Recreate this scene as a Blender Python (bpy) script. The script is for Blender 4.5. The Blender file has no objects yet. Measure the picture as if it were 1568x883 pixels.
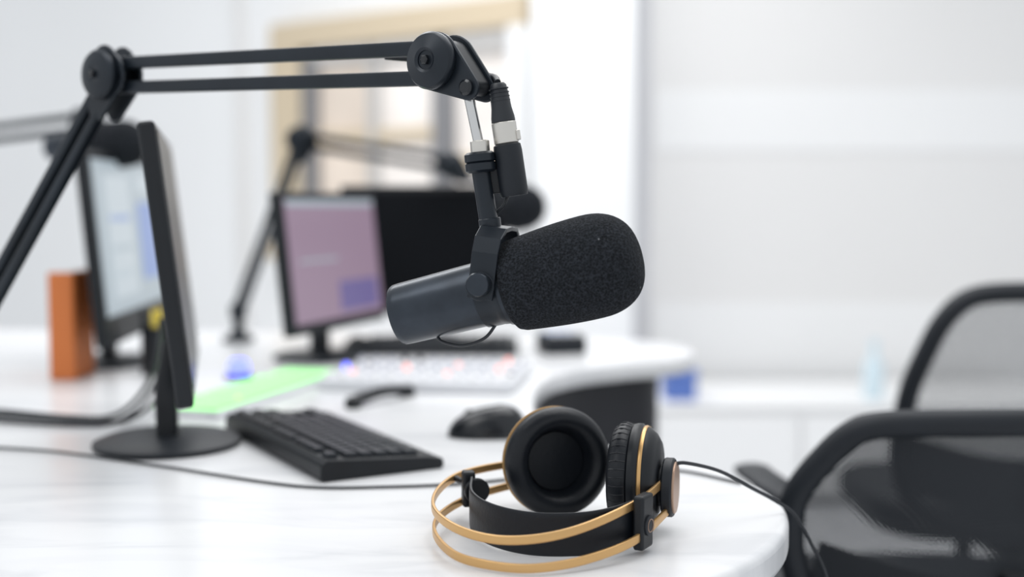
import bpy, math, random
from mathutils import Vector, Matrix
random.seed(4)
V=Vector
Z=V((0,0,1))
sc=bpy.context.scene
DZ=0.75

# ------------------------------------------------------------------ materials
def mat(name,col,rough=0.5,metal=0.0,emit=None,es=0.0,bump=None,var=None,coat=0.0,spec=0.5):
    m=bpy.data.materials.new(name); m.use_nodes=True
    nt=m.node_tree; b=nt.nodes['Principled BSDF']
    b.inputs['Base Color'].default_value=(*col,1)
    b.inputs['Roughness'].default_value=rough
    b.inputs['Metallic'].default_value=metal
    b.inputs['Specular IOR Level'].default_value=spec
    if coat: b.inputs['Coat Weight'].default_value=coat
    if emit:
        b.inputs['Emission Color'].default_value=(*emit,1); b.inputs['Emission Strength'].default_value=es
    tc=nt.nodes.new('ShaderNodeTexCoord')
    if bump:
        n=nt.nodes.new('ShaderNodeTexNoise'); n.inputs['Scale'].default_value=bump[0]; n.inputs['Detail'].default_value=3
        nt.links.new(tc.outputs['Object'],n.inputs['Vector'])
        bp=nt.nodes.new('ShaderNodeBump'); bp.inputs['Strength'].default_value=bump[1]; bp.inputs['Distance'].default_value=bump[2]
        nt.links.new(n.outputs['Fac'],bp.inputs['Height']); nt.links.new(bp.outputs['Normal'],b.inputs['Normal'])
    if var:
        n=nt.nodes.new('ShaderNodeTexNoise'); n.inputs['Scale'].default_value=var[0]; n.inputs['Detail'].default_value=4
        nt.links.new(tc.outputs['Object'],n.inputs['Vector'])
        r=nt.nodes.new('ShaderNodeValToRGB')
        r.color_ramp.elements[0].position=0.3; r.color_ramp.elements[1].position=0.7
        r.color_ramp.elements[0].color=(*[c*(1-var[1]) for c in col],1)
        r.color_ramp.elements[1].color=(*[min(1,c*(1+var[1])) for c in col],1)
        nt.links.new(n.outputs['Fac'],r.inputs['Fac']); nt.links.new(r.outputs['Color'],b.inputs['Base Color'])
    return m

M={}
M['plastic']=mat('black_plastic',(0.006,0.008,0.011),0.45,var=(30,0.15),spec=0.35)
M['plastic2']=mat('dark_grey_plastic',(0.009,0.012,0.017),0.5,var=(20,0.12),spec=0.35)
M['gloss']=mat('gloss_black',(0.007,0.009,0.012),0.2,coat=0.2,spec=0.4)
M['panel_off']=mat('screen_panel_off',(0.05,0.055,0.06),0.3,spec=0.5)
M['micbody']=mat('satin_dark_metal',(0.034,0.042,0.054),0.28,0.55,bump=(60,0.15,0.001),var=(25,0.25),spec=0.4)
M['arm']=mat('painted_arm_metal',(0.013,0.018,0.025),0.34,0.3,var=(15,0.2),spec=0.4)
M['chrome']=mat('brushed_steel',(0.62,0.62,0.62),0.25,1.0)
M['nickel']=mat('nickel_ring',(0.62,0.60,0.56),0.35,0.9)
M['gold']=mat('brass_gold',(0.62,0.38,0.16),0.34,0.75)
M['copper']=mat('copper_disc',(0.45,0.30,0.22),0.4,0.7)
M['leather']=mat('black_leather',(0.006,0.008,0.012),0.42,bump=(250,0.25,0.001),spec=0.33)
M['cloth']=mat('black_speaker_cloth',(0.004,0.005,0.007),0.9,spec=0.2)
M['rubber']=mat('cable_rubber',(0.010,0.013,0.018),0.45)
M['key']=mat('key_caps',(0.012,0.016,0.022),0.40,spec=0.45)
M['orange']=mat('orange_card',(0.60,0.17,0.04),0.6)
M['blue']=mat('blue_plastic',(0.10,0.18,0.50),0.5)
M['navy']=mat('dark_cabinet_laminate',(0.010,0.011,0.016),0.5,var=(5,0.1))
M['white']=mat('white_laminate',(0.86,0.86,0.86),0.4)
M['wall']=mat('wall_paint',(0.86,0.865,0.87),0.8,var=(1.2,0.015))
M['wall2']=mat('wall_fabric_panel',(0.76,0.752,0.745),0.85,var=(0.8,0.02))
M['wall3']=mat('wall_light_panel',(0.82,0.82,0.82),0.85,var=(0.8,0.02))
M['wall_strip']=mat('painted_corner_shade',(0.60,0.60,0.62),0.7)  # darker grey, paints the shadow line of the wall corner
M['floor']=mat('floor_vinyl',(0.78,0.79,0.81),0.35,var=(3,0.03))
M['beige']=mat('beige_window_frame',(0.60,0.50,0.36),0.6)
M['grey']=mat('grey_mullion',(0.20,0.20,0.21),0.6)
M['grey2']=mat('light_grey_mullion',(0.5,0.49,0.48),0.6)
M['mixer']=mat('mixer_body',(0.70,0.71,0.74),0.4)
M['mixbtn']=mat('mixer_buttons',(0.48,0.50,0.56),0.4)
M['led_g']=mat('green_led',(0.15,0.45,0.15),0.5,emit=(0.36,1.0,0.30),es=0.9)
M['led_b']=mat('blue_led',(0.1,0.1,0.9),0.5,emit=(0.12,0.15,1.0),es=3.0)
M['led_r']=mat('red_led',(0.9,0.4,0.35),0.5,emit=(1.0,0.25,0.2),es=0.9)
M['yellow']=mat('yellow_tag',(0.8,0.6,0.08),0.6)
M['scr_grey']=mat('screen_light',(0.02,0.02,0.02),0.35,emit=(0.38,0.45,0.50),es=0.95)
M['scr_white']=mat('screen_white',(0.02,0.02,0.02),0.35,emit=(0.50,0.57,0.62),es=0.95)
M['scr_blue']=mat('screen_blue',(0.02,0.02,0.02),0.35,emit=(0.23,0.33,0.62),es=0.9)
M['scr_pink']=mat('screen_mauve',(0.02,0.02,0.02),0.35,emit=(0.34,0.24,0.33),es=0.85)
M['scr_purple']=mat('screen_purple',(0.02,0.02,0.02),0.35,emit=(0.16,0.13,0.32),es=0.9)
M['paneA']=mat('frosted_pane_cream',(0.72,0.62,0.53),0.3,emit=(0.8,0.72,0.64),es=0.1,var=(2.5,0.15))
M['paneB']=mat('frosted_pane_white',(0.78,0.73,0.69),0.3,emit=(0.9,0.86,0.82),es=0.12,var=(2.5,0.14))
M['bottle']=mat('bottle_plastic',(0.62,0.74,0.80),0.2)

# marble
def marble():
    m=bpy.data.materials.new('white_marble_laminate'); m.use_nodes=True; nt=m.node_tree; b=nt.nodes['Principled BSDF']
    b.inputs['Roughness'].default_value=0.25
    tc=nt.nodes.new('ShaderNodeTexCoord'); mp=nt.nodes.new('ShaderNodeMapping')
    mp.inputs['Rotation'].default_value=(0,0,0.5); mp.inputs['Scale'].default_value=(1.3,4.5,1)
    n=nt.nodes.new('ShaderNodeTexNoise'); n.inputs['Scale'].default_value=3.0; n.inputs['Detail'].default_value=9; n.inputs['Distortion'].default_value=1.2
    r=nt.nodes.new('ShaderNodeValToRGB'); e=r.color_ramp.elements
    e[0].position=0.30; e[0].color=(0.66,0.67,0.69,1); e[1].position=0.54; e[1].color=(0.78,0.785,0.795,1)
    x=e.new(0.44); x.color=(0.75,0.755,0.77,1)
    nt.links.new(tc.outputs['Object'],mp.inputs['Vector']); nt.links.new(mp.outputs['Vector'],n.inputs['Vector'])
    nt.links.new(n.outputs['Fac'],r.inputs['Fac']); nt.links.new(r.outputs['Color'],b.inputs['Base Color'])
    return m
M['marble']=marble()

def foam():
    m=bpy.data.materials.new('black_foam'); m.use_nodes=True; nt=m.node_tree; b=nt.nodes['Principled BSDF']
    b.inputs['Roughness'].default_value=0.95; b.inputs['Specular IOR Level'].default_value=0.2
    tc=nt.nodes.new('ShaderNodeTexCoord')
    v=nt.nodes.new('ShaderNodeTexVoronoi'); v.inputs['Scale'].default_value=600
    n=nt.nodes.new('ShaderNodeTexNoise'); n.inputs['Scale'].default_value=380; n.inputs['Detail'].default_value=4
    nt.links.new(tc.outputs['Object'],v.inputs['Vector']); nt.links.new(tc.outputs['Object'],n.inputs['Vector'])
    mu=nt.nodes.new('ShaderNodeMath'); mu.operation='MULTIPLY'
    nt.links.new(v.outputs['Distance'],mu.inputs[0]); nt.links.new(n.outputs['Fac'],mu.inputs[1])
    r=nt.nodes.new('ShaderNodeValToRGB'); e=r.color_ramp.elements
    e[0].position=0.08; e[0].color=(0.002,0.003,0.004,1); e[1].position=0.45; e[1].color=(0.028,0.032,0.040,1)
    nt.links.new(mu.outputs[0],r.inputs['Fac'])
    v2=nt.nodes.new('ShaderNodeTexVoronoi'); v2.inputs['Scale'].default_value=110
    nt.links.new(tc.outputs['Object'],v2.inputs['Vector'])
    lt=nt.nodes.new('ShaderNodeMath'); lt.operation='LESS_THAN'; lt.inputs[1].default_value=0.08
    nt.links.new(v2.outputs['Distance'],lt.inputs[0])
    sp=nt.nodes.new('ShaderNodeSeparateColor'); nt.links.new(v2.outputs['Color'],sp.inputs[0])
    g2=nt.nodes.new('ShaderNodeMath'); g2.operation='GREATER_THAN'; g2.inputs[1].default_value=0.85
    nt.links.new(sp.outputs[0],g2.inputs[0])
    an=nt.nodes.new('ShaderNodeMath'); an.operation='MULTIPLY'; nt.links.new(lt.outputs[0],an.inputs[0]); nt.links.new(g2.outputs[0],an.inputs[1])
    mx=nt.nodes.new('ShaderNodeMix'); mx.data_type='RGBA'
    nt.links.new(an.outputs[0],mx.inputs[0]); nt.links.new(r.outputs['Color'],mx.inputs[6]); mx.inputs[7].default_value=(0.25,0.26,0.28,1)
    nt.links.new(mx.outputs[2],b.inputs['Base Color'])
    bp=nt.nodes.new('ShaderNodeBump'); bp.inputs['Strength'].default_value=1.0; bp.inputs['Distance'].default_value=0.003
    nt.links.new(mu.outputs[0],bp.inputs['Height']); nt.links.new(bp.outputs['Normal'],b.inputs['Normal'])
    return m
M['foam']=foam()

def meshfab(name,k,thr,col):
    m=bpy.data.materials.new(name); m.use_nodes=True; nt=m.node_tree; b=nt.nodes['Principled BSDF']
    b.inputs['Base Color'].default_value=(*col,1); b.inputs['Roughness'].default_value=0.7
    tc=nt.nodes.new('ShaderNodeTexCoord'); s=nt.nodes.new('ShaderNodeSeparateXYZ'); nt.links.new(tc.outputs['Object'],s.inputs[0])
    def M2(op,a,bb=None):
        x=nt.nodes.new('ShaderNodeMath'); x.operation=op
        for i,q in enumerate((a,bb)):
            if q is None: continue
            if isinstance(q,(int,float)): x.inputs[i].default_value=q
            else: nt.links.new(q,x.inputs[i])
        return x.outputs[0]
    sx=M2('SINE',M2('MULTIPLY',s.outputs[0],k)); sz=M2('SINE',M2('MULTIPLY',s.outputs[2],k*1.0))
    hole=M2('GREATER_THAN',M2('MULTIPLY',sx,sz),thr)
    inv=M2('SUBTRACT',1.0,hole)
    nt.links.new(inv,b.inputs['Alpha'])
    return m
M['mesh1']=meshfab('chair_mesh_dense',1150,0.47,(0.008,0.011,0.016))
M['mesh2']=meshfab('chair_mesh_open',1300,0.0,(0.05,0.055,0.065))

# ------------------------------------------------------------------ helpers
def empty(name,loc):
    e=bpy.data.objects.new(name,None); e.location=loc; e.empty_display_size=0.02
    sc.collection.objects.link(e); return e
def mk(name,verts,faces,m,parent=None,smooth=True,bevel=0,seg=2,ang=35):
    me=bpy.data.meshes.new(name); me.from_pydata([tuple(v) for v in verts],[],faces); me.update()
    import bmesh
    bm=bmesh.new(); bm.from_mesh(me); bmesh.ops.recalc_face_normals(bm,faces=bm.faces); bm.to_mesh(me); bm.free()
    o=bpy.data.objects.new(name,me); sc.collection.objects.link(o)
    me.materials.append(m)
    for p in me.polygons: p.use_smooth=smooth
    if smooth:
        try: me.set_sharp_from_angle(angle=math.radians(ang))
        except Exception: pass
    if bevel:
        b=o.modifiers.new('bevel','BEVEL'); b.width=bevel; b.segments=seg; b.limit_method='ANGLE'; b.angle_limit=math.radians(40)
    if parent is not None:
        o.parent=parent; o.matrix_parent_inverse=Matrix.Translation(-V(parent.location))
    return o
def frame(o,x,y,z):
    m=Matrix((V(x).normalized(),V(y).normalized(),V(z).normalized())).transposed().to_4x4()
    return Matrix.Translation(V(o))@m
I4=Matrix.Identity(4)
def box(name,c,s,m,parent=None,F=I4,bevel=0.002,seg=2):
    cx,cy,cz=c; a,b,d=[q/2 for q in s]
    vs=[F@V((cx+i*a,cy+j*b,cz+k*d)) for i in(-1,1) for j in(-1,1) for k in(-1,1)]
    fs=[(0,1,3,2),(4,6,7,5),(0,4,5,1),(2,3,7,6),(0,2,6,4),(1,5,7,3)]
    return mk(name,vs,fs,m,parent,True,bevel,seg)
def basis(ax):
    ax=V(ax).normalized(); h=Z if abs(ax.z)<0.9 else V((1,0,0))
    x=h.cross(ax).normalized(); y=ax.cross(x); return x,y,ax
def lathe(name,prof,o,ax,m,parent=None,n=48,fm=None,ang=35):
    x,y,a=basis(ax); o=V(o); vs=[];fs=[]
    for r,h in prof:
        for i in range(n):
            t=2*math.pi*i/n; vs.append(o+a*h+(x*math.cos(t)+y*math.sin(t))*max(r,1e-5))
    for j in range(len(prof)-1):
        for i in range(n):
            k=(i+1)%n; fs.append((j*n+i,j*n+k,(j+1)*n+k,(j+1)*n+i))
    fs.append(tuple(range(n))); fs.append(tuple((len(prof)-1)*n+i for i in range(n)))
    return mk(name,vs,fs,m,parent,True,ang=ang)
def cyl(name,p,q,r,m,parent=None,r2=None,n=32,ch=0.0008):
    p=V(p);q=V(q);L=(q-p).length; r2=r if r2 is None else r2
    return lathe(name,[(r-ch,0),(r,ch),(r2,L-ch),(r2-ch,L)],p,q-p,m,parent,n)
def crom(P,n=8,closed=False):
    P=[V(p) for p in P]; out=[]; N=len(P)
    R=range(N) if closed else range(N-1)
    for i in R:
        if closed: a,b,c,d=P[(i-1)%N],P[i],P[(i+1)%N],P[(i+2)%N]
        else:
            b,c=P[i],P[i+1]; a=P[i-1] if i>0 else b*2-c; d=P[i+2] if i+2<N else c*2-b
        for k in range(n):
            t=k/n; out.append(0.5*((2*b)+(c-a)*t+(2*a-5*b+4*c-d)*t*t+(3*b-a-3*c+d)*t**3))
    if not closed: out.append(P[-1])
    return out
def sweep(name,P,w,h,m,parent=None,up=Z,n=12,sub=8,closed=False,smoothpath=True,sq=False,wf=None):
    """w = half width sideways, h = half height along up"""
    P=crom(P,sub,closed) if smoothpath else [V(p) for p in P]
    vs=[];fs=[];N=len(P)
    prev=None
    for i,p in enumerate(P):
        if closed: t=P[(i+1)%N]-P[(i-1)%N]
        else: t=P[min(i+1,N-1)]-P[max(i-1,0)]
        t.normalize(); u=V(up)
        if abs(t.dot(u.normalized()))>0.97: s=prev if prev is not None else t.cross(V((0,1,0)))
        else: s=t.cross(u)
        s=s.normalized(); prev=s; uu=s.cross(t).normalized()
        f=wf(i/(N-1)) if wf else 1
        if sq:
            e=0.35
            prof=[]
            for k in range(n):
                a=2*math.pi*(k+0.5)/n; ca,sa=math.cos(a),math.sin(a)
                prof.append((math.copysign(abs(ca)**e,ca),math.copysign(abs(sa)**e,sa)))
        else: prof=[(math.cos(2*math.pi*k/n),math.sin(2*math.pi*k/n)) for k in range(n)]
        for a,b in prof: vs.append(p+s*(a*w*f)+uu*(b*h*f))
    L=N if closed else N-1
    for i in range(L):
        j=(i+1)%N
        for k in range(n):
            l=(k+1)%n; fs.append((i*n+k,i*n+l,j*n+l,j*n+k))
    if not closed: fs.append(tuple(range(n))); fs.append(tuple((N-1)*n+k for k in range(n)))
    return mk(name,vs,fs,m,parent,True,ang=50)
def prism(name,poly,F,h0,h1,m,parent=None,bevel=0.001,seg=2):
    n=len(poly); vs=[F@V((a,b,h0)) for a,b in poly]+[F@V((a,b,h1)) for a,b in poly]
    fs=[tuple(range(n)),tuple(range(n,2*n))]+[(i,(i+1)%n,n+(i+1)%n,n+i) for i in range(n)]
    return mk(name,vs,fs,m,parent,True,bevel,seg)
def hull2(c1,r1,c2,r2,n=20):
    """outline of two circles joined by tangents"""
    pts=[]
    for c,r in ((c1,r1),(c2,r2)):
        for i in range(n*2): a=math.pi*i/n; pts.append((c[0]+r*math.cos(a),c[1]+r*math.sin(a)))
    pts=sorted(set((round(a,6),round(b,6)) for a,b in pts))
    def cr(o,a,b): return (a[0]-o[0])*(b[1]-o[1])-(a[1]-o[1])*(b[0]-o[0])
    lo=[]
    for p in pts:
        while len(lo)>1 and cr(lo[-2],lo[-1],p)<=0: lo.pop()
        lo.append(p)
    hi=[]
    for p in reversed(pts):
        while len(hi)>1 and cr(hi[-2],hi[-1],p)<=0: hi.pop()
        hi.append(p)
    return lo[:-1]+hi[:-1]

# ------------------------------------------------------------------ room
box('floor',(0,3.4,-0.05),(9,9,0.1),M['floor'],bevel=0)
WL=V((-1.08,5.6,0)); WD=V((1.16,-0.85,0)).normalized()
WN=V((WD.y,-WD.x,0))
if WN.y>0: WN=-WN
WF=frame(WL,WD,-WN,Z)    # local x along, y away, z up
def wb(name,x0,x1,z0,z1,y0,y1,m,parent=None,bv=0.004):
    return box(name,((x0+x1)/2,(y0+y1)/2,(z0+z1)/2),(x1-x0,y1-y0,z1-z0),m,parent,F=WF,bevel=bv)
wb('wall_window_side',-3.6,1.75,0,2.9,0.0,0.12,M['wall'])
w=empty('window_1',tuple(WL))
wb('head_beam',0.04,1.46,1.74,1.86,-0.09,0,M['beige'],w)
wb('jamb_1',0.04,0.22,0.85,1.74,-0.09,0,M['beige'],w)
wb('sill',0.04,1.46,0.80,0.86,-0.12,0,M['beige'],w)
wb('mullion_1',0.22,0.30,0.86,1.70,-0.07,0,M['grey'],w)
wb('mullion_2',0.62,0.66,0.86,1.74,-0.07,0,M['grey2'],w)
wb('mullion_3',0.98,1.08,0.86,1.74,-0.07,0,M['grey'],w)
wb('jamb_2',1.38,1.46,0.85,1.74,-0.09,0,M['wall'],w)
wb('rail',0.29,0.98,1.32,1.37,-0.06,0,M['beige'],w)
wb('rail_2',1.08,1.38,1.20,1.25,-0.06,0,M['beige'],w)
wb('top_rail',0.29,1.38,1.66,1.74,-0.07,0,M['grey2'],w)
wb('pane_1',0.29,0.62,0.86,1.74,-0.03,0,M['paneA'],w)
wb('pane_2',0.66,0.98,0.86,1.74,-0.03,0,M['paneB'],w)
wb('pane_3',1.07,1.38,0.86,1.74,-0.03,0,M['paneB'],w)
wb('wall_strip_1',-0.27,-0.22,0,2.9,-0.03,0,M['wall2'])
box('wall_pillar',(0.265,4.62,1.45),(0.38,0.3,2.9),M['wall'],bevel=0.01)
box('wall_back',(2.2,4.82,1.45),(3.5,0.12,2.9),M['wall2'],bevel=0)
box('corner_shade_strip',(0.50,4.755,1.45),(0.09,0.01,2.9),M['wall_strip'],bevel=0.002)  # thin strip standing in for the shade in the corner beside the pillar
box('wall_strip_3',(2.26,4.757,1.38),(3.4,0.006,0.24),M['wall3'],bevel=0.001)
box('wall_strip_4',(2.26,4.757,0.48),(3.4,0.006,0.36),M['wall3'],bevel=0.001)
box('baseboard_back',(2.2,4.74,0.05),(3.4,0.03,0.1),M['wall'],bevel=0.004)

sb=empty('sideboard',(1.25,4.4,0))
box('cabinet',(1.25,4.4,0.18),(1.5,0.5,0.32),M['white'],sb,bevel=0.006)
box('top',(1.25,4.4,0.35),(1.52,0.54,0.02),M['white'],sb,bevel=0.005)
for i in range(3): box('door_panel',(0.76+i*0.49,4.14,0.18),(0.47,0.02,0.28),M['white'],sb,bevel=0.004)
for i in range(4): box('foot',(0.56+(i%2)*1.38,4.2+(i//2)*0.4,0.01),(0.05,0.05,0.02),M['grey'],sb,bevel=0.002)
bx=empty('storage_box',(0.595,4.25,0.36))
box('tub',(0.595,4.25,0.405),(0.11,0.14,0.09),M['blue'],bx,bevel=0.008)
box('lid',(0.595,4.25,0.457),(0.12,0.15,0.015),M['blue'],bx,bevel=0.004)
lathe('spray_bottle',[(0.03,0),(0.036,0.006),(0.036,0.12),(0.014,0.16),(0.013,0.185),(0.017,0.186),(0.017,0.21),(0.004,0.212)],(1.29,4.25,0.36),Z,M['bottle'])

# ------------------------------------------------------------------ desk
desk=empty('curved_desk',(0,1.5,0))
chain=[(-0.9,0.5),(-0.5,0.60),(-0.12,0.80),(0.06,0.888),(0.155,0.945),(0.225,1.03),(0.265,1.13),(0.272,1.23),(0.24,1.335),(0.175,1.43),(0.10,1.51),(0.055,1.61),(0.035,1.75),(0.04,1.94),(0.07,2.09),(0.13,2.19),(0.22,2.265),(0.31,2.32),(0.365,2.40),(0.372,2.50),(0.33,2.60),(0.22,2.69),(0.02,2.76),(-0.3,2.82),(-1.3,2.88)]
cp=[(p.x,p.y) for p in crom([(a,b,0) for a,b in chain],6)]
poly=[(-1.3,0.5)]+cp
prism('top',poly,I4,0.716,0.75,M['marble'],desk,bevel=0.008,seg=4)
ped=[(-1.15,1.75),(-0.10,1.72),(-0.01,1.80),(0.01,1.95),(0.045,2.11),(0.115,2.22),(0.20,2.29),(0.275,2.35),(0.295,2.42),(0.27,2.53),(0.17,2.62),(-1.15,2.72)]
pp=[(p.x,p.y) for p in crom([(a,b,0) for a,b in ped],5)]
prism('pedestal_panel',pp,I4,0.0,0.716,M['navy'],desk,bevel=0.003)
lp=[(0.11*math.cos(a*math.pi/16)+0.02,0.13*math.sin(a*math.pi/16)+1.17) for a in range(32)]
prism('end_leg',lp,I4,0.0,0.716,M['navy'],desk,bevel=0.003)
box('side_panel',(-1.2,1.6,0.358),(0.04,1.9,0.716),M['white'],desk)

# ------------------------------------------------------------------ monitors
def monitor(name,c,W,tilt,w,h,th,base,rbase,scr,blocks=(),bez=0.014,bulge=0.03,basez=0.012,bez_b=0.02,att=-0.02,nw=0.021):
    W=V((W[0],W[1],0)).normalized(); N=W.cross(Z).normalized()   # facing
    t=math.radians(tilt); U=Z*math.cos(t)-N*math.sin(t); Np=N*math.cos(t)+Z*math.sin(t)
    e=empty(name,(base[0],base[1],DZ))
    F=frame(c,W,Np,U)
    box('housing',(0,0,0),(w,th,h),M['plastic'],e,F,bevel=0.004,seg=3)
    box('rear_cover',(0,-th/2-bulge/2+0.003,-0.01+att*0.3),(w*0.5,bulge,h*0.5),M['plastic'],e,F,bevel=min(0.01,bulge*0.4),seg=3)
    box('screen',(0,th/2,(bez_b-bez)/2),(w-2*bez,0.003,h-bez-bez_b),scr,e,F,bevel=0)
    sw=w-2*bez; sh=h-bez-bez_b
    for i,(a,b,cw,ch,mm) in enumerate(blocks):
        box('screen_window',((a-0.5)*sw,th/2+0.002,(b-0.5)*sh+(bez_b-bez)/2),(cw*sw,0.002,ch*sh),mm,e,F,bevel=0)
    C=V(c); b=V((base[0],base[1],DZ))
    nt_=F@V((0,-th/2-0.006,att))
    p0=b+Z*0.01; p1=V((b.x,b.y,nt_.z-0.05))
    sweep('neck',[p0,p0*0.5+p1*0.5,p1,nt_],0.0135,nw,M['plastic'],e,up=W,n=20,sub=6,sq=True)
    lathe('foot',[(rbase-0.004,0),(rbase,0.003),(rbase,0.007),(rbase-0.012,basez),(0.03,basez+0.004),(0.0,basez+0.004)],b,Z,M['plastic2'],e,n=72)
    return e
monitor('computer_monitor',(-0.424,1.50,0.985),(-0.243,0.970),6.6,0.50,0.305,0.018,(-0.430,1.482),0.09,M['panel_off'],bulge=0.007,att=-0.11,nw=0.024,bez=0.010)
monitor('computer_monitor.001',(-0.346,2.30,0.943),(0.326,0.945),6,0.385,0.26,0.022,(-0.375,2.33),0.09,M['scr_pink'],
   [(0.72,0.18,0.45,0.25,M['scr_purple']),(0.5,0.97,0.98,0.05,M['scr_grey']),(0.3,0.5,0.4,0.02,M['scr_grey'])])
monitor('computer_monitor.002',(-0.715,2.24,0.975),(-0.077,0.997),5,0.52,0.33,0.022,(-0.76,2.25),0.09,M['scr_grey'],
   [(0.3,0.5,0.35,0.8,M['scr_white']),(0.75,0.45,0.32,0.55,M['scr_blue']),(0.75,0.86,0.32,0.12,M['scr_white']),(0.3,0.62,0.3,0.04,M['scr_blue']),(0.3,0.42,0.3,0.04,M['scr_grey']),(0.3,0.25,0.3,0.04,M['scr_grey'])],bez_b=0.05)
monitor('computer_monitor.003',(-0.19,2.60,0.953),(1,0.0),3,0.36,0.275,0.03,(-0.19,2.65),0.08,M['cloth'])

# ------------------------------------------------------------------ keyboards (tenkeyless)
def keyboard(name,o,ex,ey,w=0.15,L=0.352,hb=0.024,hf=0.012,z=DZ):
    ex=V((ex[0],ex[1],0)).normalized(); ey=V((ey[0],ey[1],0)).normalized()
    e=empty(name,(o[0],o[1],z)); F=frame((o[0],o[1],z),ex,ey,Z)
    pr=[(0,0.003),(0.006,0),(w-0.004,0),(w,0.004),(w-0.002,hf),(w-0.022,hf+0.004),(0.008,hb),(0.001,hb-0.005)]
    n=len(pr); vs=[F@V((a,0,b)) for a,b in pr]+[F@V((a,L,b)) for a,b in pr]
    fs=[tuple(range(n)),tuple(range(n,2*n))]+[(i,(i+1)%n,n+(i+1)%n,n+i) for i in range(n)]
    mk('case',vs,fs,M['plastic'],e,True,0.002,3)
    x0,x1=0.008,w-0.022; sl=(hf+0.004-hb)/(x1-x0)
    vs=[];fs=[]
    def key(cx,cy,sx,sy):
        zb=hb+(cx-x0)*sl; k=len(vs)
        for (s,dz) in ((1,-0.001),(0.98,0.003),(0.80,0.0055)):
            for i,j in((-1,-1),(1,-1),(1,1),(-1,1)):
                X=cx+i*sx/2*s; Y=cy+j*(sy/2-(1-s)*sx/2); vs.append(F@V((X,Y,zb+dz+(X-cx)*sl)))
        for a in (0,4):
            for i in range(4): q=(i+1)%4; fs.append((k+a+i,k+a+q,k+a+4+q,k+a+4+i))
        fs.append((k+8,k+9,k+10,k+11))
    p=0.0180; kx=p-0.0022
    rows=[0.018,0.041,0.041+p,0.041+2*p,0.041+3*p,0.041+4*p]
    ys=0.010
    for r,x in enumerate(rows):
        x=min(x,w-0.028)
        if r==0:
            for g in [0]+[2+i for i in range(4)]+[6.5+i for i in range(4)]+[11+i for i in range(4)]:
                key(x,ys+(g+0.5)*p,kx*0.8,kx)
        else:
            if r==5: ws=[1.25,1.25,1.25,6.25,1.25,1.25,1.25,1.25]
            elif r==1: ws=[1]*13+[2]
            elif r==2: ws=[1.5]+[1]*12+[1.5]
            elif r==3: ws=[1.75]+[1]*11+[2.25]
            else: ws=[2.25]+[1]*10+[2.75]
            g=0
            for q in ws: key(x,ys+(g+q/2)*p,kx,q*p-0.0022); g+=q
        if r in(0,1,2,5):
            for i in range(3): key(x,ys+(15.35+i+0.5)*p,kx*(0.8 if r==0 else 1),kx)
        if r==4: key(x,ys+(16.35+0.5)*p,kx,kx)
    mk('keys',vs,fs,M['key'],e,False)
    return e
keyboard('computer_keyboard',(-0.2065,1.277),(0.866,0.50),(-0.50,0.866))
keyboard('computer_keyboard.001',(-0.34,2.50),(0.0,-1),(1,0),w=0.13)

# ------------------------------------------------------------------ mouse
def mouse(name,c,yaw,L=0.104,W=0.062,H=0.037):
    n=40;mm=16;vs=[];fs=[]
    R=Matrix.Rotation(yaw,4,'Z')
    for j in range(mm+1):
        ph=math.pi/2*j/mm
        for i in range(n):
            a=2*math.pi*i/n; cc,ss=math.cos(a),math.sin(a)
            rx=math.copysign(abs(cc)**0.85,cc)*L/2; ry=math.copysign(abs(ss)**0.85,ss)*W/2*(1-0.10*cc)
            s=math.cos(ph)**0.7; zz=math.sin(ph)**0.95*H*(1-0.28*math.cos(a)*s)
            vs.append(V(c)+R@V((rx*s,ry*s,zz+0.001)))
    for j in range(mm):
        for i in range(n):
            k=(i+1)%n; fs.append((j*n+i,j*n+k,(j+1)*n+k,(j+1)*n+i))
    fs.append(tuple(range(n)))
    e=empty(name,c)
    mk('shell',vs,fs,M['gloss'],e)
    lathe('scroll_wheel',[(0.008,0),(0.0095,0.001),(0.0095,0.006),(0.008,0.007)],V(c)+R@V((0.022,-0.0035,0.0255)),R@V((0,1,0)),M['rubber'],e,n=24)
    return e
mouse('computer_mouse',(-0.032,1.545,DZ),math.radians(185))

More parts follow.
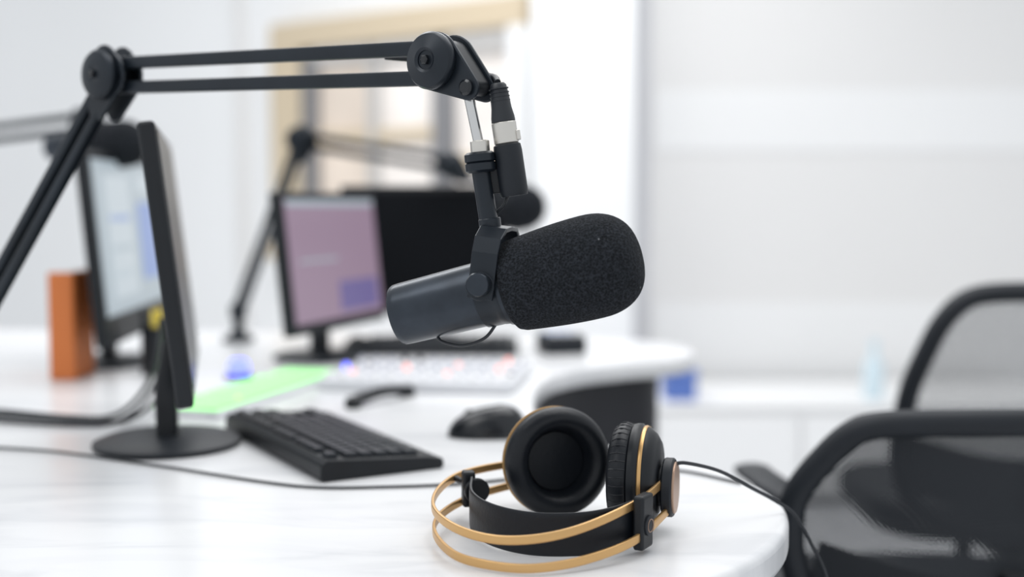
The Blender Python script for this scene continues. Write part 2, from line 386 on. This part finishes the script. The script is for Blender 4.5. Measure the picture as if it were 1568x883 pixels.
# ------------------------------------------------------------------ boom arm
def boom(name,RJ,LJ,BASE):
    RJ=V(RJ);LJ=V(LJ);BASE=V(BASE)
    e=empty(name,(BASE.x,BASE.y,DZ))
    a=(LJ-RJ).normalized(); n=V((a.y,-a.x,0)).normalized()
    if n.y>0: n=-n
    up=n.cross(a).normalized()
    if up.z<0: up=-up
    g=0.0135
    for s in (1,-1):
        sweep('parallel_bar_upper' if s>0 else 'parallel_bar_lower',[RJ+up*g*s*1.0+a*0.012,LJ+up*g*s-a*0.012],0.0055,0.0068,M['arm'],e,up=up,n=20,sub=2,sq=True)
    F=frame(RJ,-a,up,n)
    for off in (0.011,-0.015):
        prism('head_plate',hull2((0,0),0.026,(0.038,-0.024),0.011),F,off,off+0.004,M['arm'],e,bevel=0.0012)
    prism('head_core',hull2((0.004,0.002),0.018,(0.036,-0.022),0.008),F,-0.011,0.011,M['plastic'],e,bevel=0.001)
    lathe('tension_knob',[(0.0245,0.0),(0.0255,0.002),(0.0255,0.006),(0.0235,0.009),(0.011,0.0135),(0.0085,0.012),(0.0085,0.011),(0,0.011)],RJ+n*0.015,n,M['arm'],e,n=64)
    lathe('knob_bolt',[(0.0045,0),(0.0045,0.004),(0.003,0.005),(0,0.005)],RJ+n*0.0255,n,M['gloss'],e,n=6)
    B=RJ-a*0.038-up*0.024
    lathe('pivot_bolt',[(0.007,0),(0.007,0.003),(0.005,0.0045),(0,0.0045)],B+n*0.015,n,M['gloss'],e,n=32)
    for q in (RJ+up*0.0135+a*0.010,RJ-up*0.0135+a*0.010):
        lathe('bar_pin',[(0.004,-0.013),(0.004,0.0165),(0.003,0.0175)],q,n,M['chrome'],e,n=20)
    F2=frame(LJ,a,up,n)
    dl=(BASE-LJ).normalized(); dx,dy=dl.dot(a),dl.dot(up)
    for off in (0.010,-0.014):
        prism('elbow_plate',hull2((-0.012,0.0),0.024,(dx*0.03-0.002,dy*0.04),0.015),F2,off,off+0.004,M['arm'],e,bevel=0.0012)
        prism('elbow_ear',hull2((-0.002,0.012),0.021,(-0.022,-0.006),0.014),F2,off,off+0.004,M['arm'],e,bevel=0.0012)
    lathe('elbow_core',[(0.016,-0.012),(0.017,-0.010),(0.017,0.010),(0.016,0.012)],LJ,n,M['plastic'],e,n=40)
    lathe('elbow_knob',[(0.0265,0.0),(0.0275,0.002),(0.0275,0.006),(0.025,0.009),(0.011,0.0125),(0.0085,0.012),(0,0.011)],LJ+n*0.014,n,M['arm'],e,n=64)
    lathe('elbow_bolt',[(0.0045,0),(0.0045,0.005),(0.003,0.006),(0,0.006)],LJ+n*0.0245,n,M['gloss'],e,n=6)
    d=(BASE+Z*0.06-LJ); pl=d.cross(n).normalized()
    for s in (1,-1):
        sweep('lower_bar',[LJ+d*0.06+pl*0.010*s,BASE+Z*0.06+pl*0.010*s],0.0055,0.006,M['arm'],e,up=pl,n=20,sub=2,sq=True)
    lathe('swivel_post',[(0.012,0.0),(0.012,0.045),(0.018,0.048),(0.018,0.075),(0.012,0.08)],BASE,Z,M['arm'],e)
    lathe('desk_flange',[(0.033,0),(0.035,0.002),(0.035,0.010),(0.02,0.016),(0.012,0.03)],(BASE.x,BASE.y,DZ),Z,M['arm'],e)
    return e,a,n,up,B

arm,a,n,up,B=boom('microphone_boom_arm',(-0.061,1.090,1.177),(-0.448,1.36,1.194),(-0.69,1.42,0.755))
sweep('arm_cable',[(-0.0125,1.063,1.157),(-0.016,1.078,1.163),(-0.03,1.098,1.168),(-0.06,1.118,1.180),(-0.12,1.155,1.190)],0.0028,0.0028,M['rubber'],arm)

# ------------------------------------------------------------------ studio microphone
P0=V((-0.018,1.06,0.973)); d=V((0.93,-0.25,0.25)).normalized(); q=V((d.y,-d.x,0)).normalized()
if q.y>0: q=-q
mic=empty('studio_microphone',tuple(P0))
cyl('chrome_rod',(-0.0395,1.065,1.152),(-0.028,1.06,1.098),0.0046,M['chrome'],mic)
cyl('rod_nut',(-0.0285,1.06,1.106),(-0.0275,1.06,1.094),0.0085,M['nickel'],mic)
lathe('thread_collar',[(0.011,-0.009),(0.0137,-0.007),(0.0137,-0.001),(0.0122,0.0),(0.0137,0.001),(0.0137,0.007),(0.011,0.009)],(-0.0278,1.06,1.087),V((-0.1,0,1)),M['arm'],mic,n=40)
cyl('stem',(-0.0275,1.06,1.080),(-0.0195,1.06,1.028),0.0082,M['arm'],mic)
cyl('stem_foot',(-0.0200,1.06,1.038),(-0.0185,1.06,1.026),0.0098,M['arm'],mic)
yu=(Z+V((0.12,0,0))).normalized()
def yp(s,h): return P0+q*s+yu*h
yk=[yp(-0.035,-0.004),yp(-0.035,0.036),yp(-0.031,0.048),yp(-0.018,0.056),yp(0,0.0575),yp(0.018,0.056),yp(0.031,0.048),yp(0.035,0.036),yp(0.035,-0.004)]
vs=[];fs=[]
yd=(d-yu*d.dot(yu)).normalized()
N_=len(yk)
for i,p in enumerate(yk):
    t=(yk[min(i+1,N_-1)]-yk[max(i-1,0)]).normalized(); o=t.cross(yd).normalized()
    hw=0.0115+0.001*(1-abs(i-4)/4)
    for (s1,s2) in((-1,-1),(1,-1),(1,1),(-1,1)): vs.append(p+yd*hw*s1+o*0.0019*s2)
for i in range(N_-1):
    for k in range(4): l=(k+1)%4; fs.append((i*4+k,i*4+l,(i+1)*4+l,(i+1)*4+k))
fs+= [(0,1,2,3),tuple((N_-1)*4+k for k in range(4))]
mk('yoke',vs,fs,M['arm'],mic,False,0.0008,2)
for s in (1,-1):
    lathe('yoke_eye',[(0.0125,0),(0.0125,0.0038),(0.0118,0.0044)],P0+q*s*0.0328+Z*0.007,q*s,M['arm'],mic,n=40)
    lathe('yoke_knob',[(0.0095,0),(0.0105,0.001),(0.0105,0.0065),(0.0095,0.008),(0.006,0.0085),(0,0.0085)],P0+q*s*0.037+Z*0.009,q*s,M['micbody'],mic,n=40)
    cyl('yoke_pin',P0+q*s*0.024+Z*0.007,P0+q*s*0.035+Z*0.007,0.006,M['arm'],mic)
lathe('body_tube',[(0.0,-0.083),(0.0248,-0.083),(0.0254,-0.0895),(0.0266,-0.0903),(0.0276,-0.0885),(0.0279,-0.084),(0.0288,-0.02),(0.0290,-0.004),(0.0290,0.0)],P0,d,M['micbody'],mic,n=80)
lathe('body_band',[(0.028,-0.010),(0.0303,-0.009),(0.0306,0.0),(0.0306,0.006),(0.0310,0.007),(0.0316,0.012),(0.0316,0.016),(0.025,0.018)],P0,d,M['arm'],mic,n=80)
lathe('front_ring',[(0.030,0.012),(0.0330,0.013),(0.0335,0.017),(0.030,0.020)],P0,d,M['micbody'],mic,n=80)
pf=[(0.0,0.017),(0.028,0.016),(0.0345,0.0165),(0.0385,0.0195),(0.0405,0.025)]
for i in range(1,9): t=i/9; pf.append((0.0405+0.0048*math.sin(t*math.pi/2),0.025+t*0.068))
R0=0.0453
for i in range(0,15):
    t=i/14*math.pi/2; pf.append((R0*math.cos(t)**0.72 if i<14 else 0.0,0.093+0.044*math.sin(t)**0.9))
lathe('foam_windscreen',pf,P0,d,M['foam'],mic,n=96,ang=180)
sweep('loop_cable',[P0+d*-0.052+Z*-0.0265+q*0.004,P0+d*-0.045+Z*-0.034+q*0.006,P0+d*-0.025+Z*-0.0415+q*0.007,P0+d*-0.005+Z*-0.0395+q*0.006,P0+d*0.006+Z*-0.029+q*0.004],0.0014,0.0014,M['rubber'],mic)
# XLR
xa=V((-0.0125,1.062,1.156)); xb=V((0.0025,1.062,1.056)); xd=(xb-xa)
xl=empty('xlr_cable_connector',tuple(xa))
lathe('boot',[(0.0055,0),(0.0072,0.002),(0.0082,0.010),(0.0090,0.022),(0.0104,0.030),(0.0106,0.034)],xa,xd,M['rubber'],xl,n=40)
for i in range(5): lathe('boot_rib',[(0.0070,0),(0.0088,0.0006),(0.0088,0.0014),(0.0074,0.002)],xa+xd.normalized()*(0.004+i*0.0035),xd,M['rubber'],xl,n=32)
lathe('metal_shell',[(0.0100,0.034),(0.0109,0.035),(0.0109,0.0525),(0.0100,0.0535)],xa,xd,M['nickel'],xl,n=40)
box('latch',(0.0,0.0,0.0),(0.004,0.006,0.009),M['nickel'],xl,F=frame(xa+xd.normalized()*0.047+V((0.011,-0.002,0.0015)),(1,0,0.15),(0,1,0),(-0.15,0,1)),bevel=0.0008)
lathe('socket_body',[(0.0105,0.0535),(0.0120,0.0545),(0.0126,0.060),(0.0126,0.096),(0.0117,0.0995),(0.0,0.0995)],xa,xd,M['plastic2'],xl,n=48)
sweep('pigtail',[xb+V((-0.006,0,0.002)),xb+V((-0.010,0.0,-0.007)),xb+V((-0.016,0.002,-0.014)),xb+V((-0.019,0.004,-0.030)),P0+V((0.0,0.006,0.03))],0.0014,0.0014,M['rubber'],xl)
box('socket_clip',(0,0,0),(0.014,0.007,0.022),M['plastic'],xl,F=frame((-0.012,1.063,1.071),(1,0,0.1),(0,1,0),(-0.1,0,1)),bevel=0.001)

# ------------------------------------------------------------------ headphones
hp=empty('headphones',(0.03,1.05,DZ))
nA=V((0.30,-0.94,0.10)).normalized(); CA=V((0.0460,1.134,0.8042)); k=1.05
def LA(nm,prof,m,ang=60): return lathe(nm,[(r*k,h) for r,h in prof],CA,nA,m,hp,n=80,ang=ang)
LA('ear_cushion_1',[(0.0,-0.016),(0.025,-0.015),(0.0275,-0.012),(0.0290,-0.004),(0.0315,0.002),(0.0352,0.0065),(0.0398,0.0080),(0.0445,0.0062),(0.0485,0.0015),(0.0503,-0.005),(0.0497,-0.011),(0.046,-0.015),(0.0,-0.0165)],M['leather'])
LA('driver_cloth_1',[(0.0265,-0.0115),(0.0,-0.0105)],M['leather'])
LA('cushion_seam_1',[(0.046,-0.0145),(0.0502,-0.0155),(0.0502,-0.0172),(0.046,-0.018)],M['gold'])
LA('cup_shell_1',[(0.046,-0.017),(0.0475,-0.021),(0.045,-0.027),(0.038,-0.033),(0.027,-0.036),(0.0,-0.036)],M['plastic'])
LA('cup_plate_1',[(0.026,-0.036),(0.026,-0.044),(0.024,-0.046),(0,-0.046)],M['plastic2'])
oB=V((0.965,-0.26,0.0)).normalized(); CB=V((0.0945,1.100,0.8003))
def LB(name,prof,m,off=V((0,0,0)),n=72,ang=60): return lathe(name,prof,CB+off,oB,m,hp,n=n,ang=ang)
LB('ear_cushion_2',[(0.0,0.012),(0.026,0.012),(0.0275,0.006),(0.032,0.001),(0.0385,-0.0005),(0.0445,0.002),(0.0482,0.007),(0.0488,0.012),(0.0470,0.0175),(0.042,0.020),(0,0.020)],M['leather'])
for i in range(40):
    t=2*math.pi*i/40; x_,y_,_=basis(oB); dr=x_*math.cos(t)+y_*math.sin(t)
    sweep('cushion_pleat',[CB+dr*0.0450+oB*0.003,CB+dr*0.0483+oB*0.008,CB+dr*0.0485+oB*0.012,CB+dr*0.0468+oB*0.017],0.0007,0.0005,M['leather'],hp,up=oB.cross(dr),n=6,sub=3)
LB('cup_shell_2',[(0.040,0.018),(0.0475,0.019),(0.0482,0.022),(0.0482,0.026),(0.0455,0.028),(0.0450,0.0325),(0.0400,0.039),(0.033,0.043),(0.0,0.044)],M['plastic'])
LB('gold_ring_2',[(0.043,0.0275),(0.0462,0.028),(0.0468,0.0295),(0.0462,0.0318),(0.043,0.032)],M['gold'])
LB('pivot_hub_2',[(0.018,0.040),(0.018,0.046),(0.0255,0.0465),(0.0270,0.048),(0.0270,0.055),(0.0258,0.0565),(0.0,0.0565)],M['plastic2'],V((0,0,-0.009)),ang=35)
LB('copper_cap_2',[(0.0235,0.0560),(0.0235,0.0578),(0.0225,0.0585),(0.0,0.0585)],M['copper'],V((0,0,-0.009)),ang=35)
upw=[(0.141,1.082,0.799),(0.107,1.02,0.793),(0.063,0.985,0.7825),(0.0246,0.97,0.7767),(-0.013,0.975,0.774),(-0.0464,1.0,0.776),(-0.069,1.05,0.7790),(-0.0696,1.11,0.7817),(-0.0504,1.16,0.786),(-0.0092,1.19,0.789),(0.02,1.190,0.790)]
low=[(0.142,1.073,0.7735),(0.106,1.005,0.7657),(0.0622,0.97,0.7590),(0.019,0.955,0.7560),(-0.018,0.965,0.7555),(-0.0487,0.99,0.7570),(-0.0685,1.045,0.7600),(-0.066,1.10,0.7620),(-0.0405,1.15,0.7660),(-0.002,1.182,0.770),(0.022,1.186,0.772)]
sweep('headband_wire_upper',upw,0.0016,0.0038,M['gold'],hp,n=16,sub=12,sq=True)
sweep('headband_wire_lower',low,0.0016,0.0038,M['gold'],hp,n=16,sub=12,sq=True)
st=[(-0.038,1.118,0.7760),(-0.036,1.075,0.7720),(-0.018,1.035,0.7705),(0.015,1.008,0.7700),(0.055,1.000,0.7715),(0.085,1.006,0.7745),(0.112,1.025,0.7785)]
sweep('suspension_strap',st,0.0016,0.0188,M['leather'],hp,n=20,sub=10,sq=True)
def slider(nm,c,dirv,s):
    dv=V(dirv); dv.z=0; dv.normalize(); sd=dv.cross(Z); F=frame(c,dv,sd,Z)
    box(nm,(0,0,0),s,M['plastic'],hp,F,bevel=0.0025,seg=3)
    return F
F=slider('slider_block_2',(0.113,1.018,0.778),(0.034,0.06,0),(0.023,0.010,0.047))
sd=F.to_3x3()@V((0,1,0))
if sd.y>0: sd=-sd
lathe('slider_badge_2',[(0.0088,0.0),(0.0088,0.0015),(0.0078,0.002),(0.0,0.002)],V((0.113,1.018,0.775))+sd*0.005,sd,M['plastic2'],hp,n=40)
lathe('slider_emblem_2',[(0.0058,0),(0.0058,0.0006),(0.0052,0.0006),(0.0052,0.0)],V((0.113,1.018,0.775))+sd*0.0068,sd,M['copper'],hp,n=40)
F=slider('slider_block_1',(-0.0415,1.125,0.781),(0.2,-1,0),(0.014,0.012,0.034))
lathe('slider_round_1',[(0.011,0),(0.012,0.001),(0.012,0.005),(0.011,0.006)],(-0.034,1.118,0.781),V((0.3,-1,0)),M['plastic'],hp,n=32)
for (x0,x1,z) in (((-0.041,1.125),(-0.0560,1.152),0.785),((-0.041,1.125),(-0.0475,1.140),0.766)):
    cyl('slider_link_1',(x0[0],x0[1],z),(x1[0],x1[1],z),0.003,M['plastic'],hp)
box('wire_anchor_2',(0,0,0),(0.008,0.014,0.044),M['plastic'],hp,F=frame((0.1415,1.086,0.787),oB,oB.cross(Z)*-1,Z),bevel=0.002)
box('wire_anchor_1',(0,0,0),(0.02,0.018,0.036),M['plastic'],hp,F=frame((0.028,1.185,0.782),(1,0.3,0),(-0.3,1,0),Z),bevel=0.002)
sweep('headphone_cord',[(0.148,1.088,0.812),(0.160,1.09,0.813),(0.195,1.115,0.800),(0.228,1.135,0.780),(0.256,1.148,0.763),(0.276,1.152,0.748),(0.293,1.150,0.718),(0.306,1.148,0.690),(0.318,1.145,0.640),(0.325,1.14,0.56),(0.32,1.13,0.45)],0.0018,0.0018,M['rubber'],hp,n=10)

# desk cables
cb=empty('desk_cable',(-0.3,1.3,DZ))
zc=DZ+0.0022
sweep('lead',[(-0.80,1.50,zc),(-0.60,1.45,zc),(-0.5157,1.417,zc),(-0.398,1.352,zc),(-0.271,1.277,zc),(-0.205,1.250,zc),(-0.14,1.252,zc),(-0.0654,1.264,zc),(0.0,1.29,zc),(0.06,1.33,zc),(0.12,1.345,zc),(0.19,1.33,zc),(0.245,1.27,zc)],0.0016,0.0016,M['rubber'],cb,n=8)
mc=empty('monitor_cables',(-0.5,1.6,DZ))
for i,(dx,dy) in enumerate(((0,0),(0.012,0.02),(-0.02,0.04))):
    sweep('lead_%d'%(i+1),[(-0.452+dx*0.3,1.56,0.90),(-0.460+dx,1.58+dy,0.85),(-0.49+dx,1.61+dy,0.795),(-0.535+dx,1.62+dy,0.757),(-0.60+dx,1.60+dy*1.5,0.7545),(-0.80,1.66+dy*2,0.7545)],0.0032,0.0032,M['rubber'],mc,n=8)

# ------------------------------------------------------------------ mixers / clutter on desk
def mixer(name,c,yaw,w,dp,cols,rows,h=0.03,body='mixer'):
    e=empty(name,(c[0],c[1],DZ)); R=Matrix.Translation(V((c[0],c[1],DZ)))@Matrix.Rotation(yaw,4,'Z')
    box('case',(0,0,h/2),(w,dp,h),M[body],e,R,bevel=0.005,seg=3)
    for i in range(cols):
        for j in range(rows):
            x=-w/2+w*(i+0.5)/cols; y=-dp/2+dp*(j+0.5)/rows
            if j==0:
                box('fader_slot',(x,y,h),(0.002,dp/rows*0.8,0.001),M['mixbtn'],e,R,bevel=0)
                box('fader_cap',(x,y+random.uniform(-0.01,0.01),h+0.004),(0.008,0.014,0.008),M['white'],e,R,bevel=0.001)
            else:
                rr=(i*7+j*13)%17
                mm=M['led_r'] if rr in(3,11) else M['led_b'] if rr==9 and i<3 else M['plastic2'] if rr in(12,5) else M['mixbtn']
                if j%2: box('button',(x,y,h+0.002),(0.009,0.007,0.004),mm,e,R,bevel=0.001)
                else: lathe('knob',[(0.005,0),(0.0045,0.007),(0.004,0.008)],R@V((x,y,h)),Z,mm,e,n=12)
    return e,R
mixer('audio_mixer',(-0.14,2.03),math.radians(-8),0.32,0.26,12,5,h=0.02)
e,R=mixer('lit_control_panel',(-0.405,1.885),math.radians(74)-math.pi,0.43,0.11,2,2,h=0.010)
box('green_display',(0,0.0,0.012),(0.42,0.10,0.003),M['led_g'],e,R,bevel=0.001)
for i in range(14): box('display_divider',(-0.19+i*0.029,0.0,0.0138),(0.0015,0.095,0.001),M['white'],e,R,bevel=0)
lp=empty('status_light',(-0.475,2.07,DZ))
lathe('base',[(0.022,0),(0.024,0.002),(0.022,0.006),(0.016,0.008)],(-0.475,2.07,DZ),Z,M['plastic'],lp,n=24)
lathe('lens',[(0.018,0),(0.018,0.014),(0.012,0.024),(0,0.026)],(-0.475,2.07,DZ+0.007),Z,M['led_b'],lp,n=24)
ph=empty('desk_phone_handset',(-0.20,1.81,DZ))
sweep('grip',[(-0.235,1.76,DZ+0.010),(-0.20,1.81,DZ+0.016),(-0.165,1.87,DZ+0.010)],0.009,0.007,M['plastic'],ph,n=14,sq=True)
for p in((-0.235,1.76),(-0.165,1.87)): lathe('cap',[(0.011,0),(0.013,0.003),(0.012,0.014),(0.009,0.016)],(p[0],p[1],DZ),Z,M['plastic'],ph,n=24)
tb=empty('card_terminal',(0.10,2.44,DZ))
Ft=frame((0.10,2.44,DZ),(1,0.2,0),(-0.2,1,0),Z)
box('body',(0,0,0.018),(0.085,0.10,0.036),M['plastic2'],tb,Ft,bevel=0.006)
box('display',(0,0.02,0.037),(0.06,0.035,0.003),M['scr_blue'],tb,Ft,bevel=0.001)
for i in range(9): box('button',(-0.02+(i%3)*0.02,-0.03+(i//3)*0.013,0.0375),(0.012,0.008,0.003),M['mixer'],tb,Ft,bevel=0.0005)
bn=empty('ring_binder',(-0.768,2.085,DZ))
box('cover',(-0.768,2.085,DZ+0.0925),(0.045,0.10,0.185),M['orange'],bn,bevel=0.004)
box('paper',(-0.768,2.088,DZ+0.0925),(0.036,0.098,0.188),M['white'],bn,bevel=0.001)
yt=empty('pen_holder',(-0.63,2.12,DZ))
lathe('pen_cup',[(0.026,0),(0.028,0.002),(0.028,0.085),(0.025,0.085),(0.025,0.005),(0,0.005)],(-0.63,2.12,DZ),Z,M['plastic'],yt,n=32)
for i in range(4):
    an=i*1.6; cyl('marker',(-0.63+0.01*math.cos(an),2.12+0.01*math.sin(an),DZ+0.01),(-0.63+0.024*math.cos(an),2.12+0.024*math.sin(an),DZ+0.115),0.005,M['yellow'] if i%2 else M['plastic'],yt,n=14)

# second and third boom arms with their own microphones
arm2,a2,n2,up2,B2=boom('microphone_boom_arm.001',(-0.13,2.56,1.135),(-0.472,2.70,1.194),(-0.60,2.62,0.755))
def simple_mic(name,c,dr,sup,k=1.0):
    c=V(c); dr=V(dr).normalized(); e=empty(name,tuple(c))
    lathe('body',[(0,-0.09*k),(0.025*k,-0.09*k),(0.028*k,0),(0.028*k,0.015*k),(0.02*k,0.018*k)],c,dr,M['micbody'],e)
    pr=[(0.028*k,0.012*k),(0.038*k,0.016*k)]+[(0.045*k,0.03*k),(0.046*k,0.08*k)]+[(0.046*k*math.cos(t*math.pi/16),(0.09+0.045*math.sin(t*math.pi/16))*k) for t in range(9)]
    lathe('windscreen',pr,c,dr,M['foam'],e)
    qq=dr.cross(Z).normalized()
    sweep('yoke',[c+qq*0.033*k,c+qq*0.033*k+Z*0.04*k,c+Z*0.055*k,c-qq*0.033*k+Z*0.04*k,c-qq*0.033*k],0.002,0.009,M['micbody'],e,up=dr,n=12,sub=5)
    cyl('stem',c+Z*0.054*k,sup,0.006,M['micbody'],e)
    return e
simple_mic('studio_microphone.001',(0.0,2.52,1.035),(0.25,-0.9,0.1),B2)
arm3,a3,n3,up3,B3=boom('microphone_boom_arm.002',(-0.80,2.28,1.205),(-1.12,2.50,1.19),(-1.18,2.45,0.755))
simple_mic('studio_microphone.002',(-0.78,2.22,1.158),(0.80,-0.35,0.02),B3,0.95)

# ------------------------------------------------------------------ chairs
def chair(name,cx,cy,half,fw,mesh_m,lean=0.06,seat_off=0.28,arms=True,fh=0.011):
    e=empty(name,(cx,cy+seat_off,0))
    def P(x,z):
        return V((cx+x,cy-lean*(z-0.6)-0.05+0.06*(abs(x)/0.28)**2,z))
    full=half+[(-x,z) for x,z in reversed(half[1:-1])]
    path=crom([(x,0,z) for x,z in full],5,True)
    sweep('back_frame',[P(p.x,p.z) for p in path],fw,fh,M['plastic2'],e,up=V((0,1,0)),n=16,closed=True,smoothpath=False)
    L=crom([(x,0,z) for x,z in half],5)
    vs=[];fs=[];nx=20
    for p in L:
        for i in range(nx+1):
            x=p.x*(1-2*i/nx); vs.append(P(x,p.z))
    for j in range(len(L)-1):
        for i in range(nx): k=j*(nx+1)+i; fs.append((k,k+1,k+nx+2,k+nx+1))
    mk('back_mesh',vs,fs,mesh_m,e)
    zb=half[-1][1]; yb=P(0,zb).y
    sweep('lumbar_support',[P(-0.24,zb+0.13)+V((0,0.02,0)),P(-0.12,zb+0.10)+V((0,0.012,0)),P(0,zb+0.09)+V((0,0.01,0)),P(0.12,zb+0.10)+V((0,0.012,0)),P(0.24,zb+0.13)+V((0,0.02,0))],0.008,0.050,M['plastic'],e,n=16)
    sweep('back_post',[(cx,yb-0.02,zb+0.16),(cx,yb-0.02,zb),(cx,yb+0.03,0.40),(cx,cy+seat_off-0.05,0.385)],0.03,0.012,M['plastic'],e,up=V((0,1,0.3)),n=16,sq=True)
    sp=[(math.copysign(abs(math.cos(t))**0.6,math.cos(t))*0.24,math.copysign(abs(math.sin(t))**0.6,math.sin(t))*0.22) for t in [2*math.pi*i/40 for i in range(40)]]
    prism('seat_cushion',sp,Matrix.Translation((cx,cy+seat_off,0)),0.42,0.475,M['plastic2'],e,bevel=0.018,seg=4)
    prism('seat_pan',[(a*0.9,b*0.9) for a,b in sp],Matrix.Translation((cx,cy+seat_off,0)),0.40,0.42,M['plastic'],e,bevel=0.005)
    lathe('gas_lift',[(0.03,0.08),(0.03,0.22),(0.018,0.225),(0.018,0.37),(0.06,0.375),(0.06,0.40)],(cx,cy+seat_off,0),Z,M['plastic'],e)
    for i in range(5):
        t=2*math.pi*i/5+0.3; dr=V((math.cos(t),math.sin(t),0)); o=V((cx,cy+seat_off,0))
        sweep('base_spoke',[o+Z*0.11,o+dr*0.14+Z*0.095,o+dr*0.25+Z*0.065],0.02,0.012,M['plastic'],e,n=12,wf=lambda s:1.2-0.5*s)
        lathe('castor',[(0.012,-0.022),(0.024,-0.02),(0.025,-0.004),(0.015,0),(0.025,0.004),(0.024,0.02),(0.012,0.022)],o+dr*0.25+Z*0.026,dr.cross(Z),M['plastic'],e,n=24)
        cyl('castor_stem',o+dr*0.25+Z*0.026,o+dr*0.25+Z*0.065,0.006,M['plastic'],e)
    if arms:
      for s in(-1,1):
        x=cx+s*0.262; y=cy+seat_off
        sweep('arm_support',[(cx+s*0.2,y-0.02,0.405),(x,y-0.02,0.42),(x+s*0.005,y-0.05,0.55),(x,y-0.07,0.648)],0.020,0.009,M['plastic'],e,up=V((s,0,0.2)),n=14,sq=True)
        sweep('arm_pad',[(x-s*0.03,y-0.14,0.652),(x-s*0.012,y-0.10,0.660),(x+s*0.000,y-0.04,0.663),(x-s*0.004,y+0.01,0.658)],0.028,0.010,M['plastic2'],e,n=18,sub=6)
    return e
h1=[(0,0.792),(-0.10,0.790),(-0.17,0.785),(-0.204,0.771),(-0.238,0.732),(-0.262,0.692),(-0.268,0.65),(-0.262,0.60),(-0.235,0.53),(-0.18,0.475),(-0.09,0.455),(0,0.45)]
chair('office_chair',0.615,1.47,h1,0.017,M['mesh1'],fh=0.018)
h2=[(0,0.898),(-0.10,0.896),(-0.150,0.882),(-0.185,0.842),(-0.210,0.785),(-0.232,0.72),(-0.242,0.65),(-0.243,0.58),(-0.22,0.51),(-0.17,0.475),(-0.09,0.46),(0,0.455)]
chair('office_chair.001',0.945,2.15,h2,0.018,M['mesh2'],seat_off=0.32,arms=False,fh=0.022)

# ------------------------------------------------------------------ lights, world
w=bpy.data.worlds.new('world'); sc.world=w; w.use_nodes=True
bg=w.node_tree.nodes['Background']; bg.inputs[0].default_value=(0.94,0.97,1.0,1); bg.inputs[1].default_value=0.86
def area(name,loc,tgt,sx,sy,p,col=(1,1,1)):
    l=bpy.data.lights.new(name,'AREA'); l.shape='RECTANGLE'; l.size=sx; l.size_y=sy; l.energy=p; l.color=col
    o=bpy.data.objects.new(name,l); o.location=loc; o.rotation_euler=(V(tgt)-V(loc)).to_track_quat('-Z','Y').to_euler(); sc.collection.objects.link(o)
area('ceiling_light_panel',(0.6,1.9,2.8),(0.2,1.9,0),1.6,1.6,22)
area('ceiling_light_panel.001',(-0.5,3.6,2.8),(-0.5,3.6,0),2.4,1.2,42)
area('ceiling_light_panel.002',(-1.0,0.6,2.7),(-0.3,1.3,0.8),1.2,1.2,14)

# ------------------------------------------------------------------ camera
cd=bpy.data.cameras.new('camera'); cam=bpy.data.objects.new('camera',cd); sc.collection.objects.link(cam)
cam.location=(0,0,1.05); cam.rotation_euler=(math.radians(90-4),0,0)
cd.sensor_width=36; cd.lens=42.2; cd.clip_start=0.01
cd.dof.use_dof=True; cd.dof.focus_distance=1.06; cd.dof.aperture_fstop=1.8
sc.camera=cam
try:
    sc.view_settings.view_transform='Standard'; sc.view_settings.look='None'
except Exception as ex: print(ex)
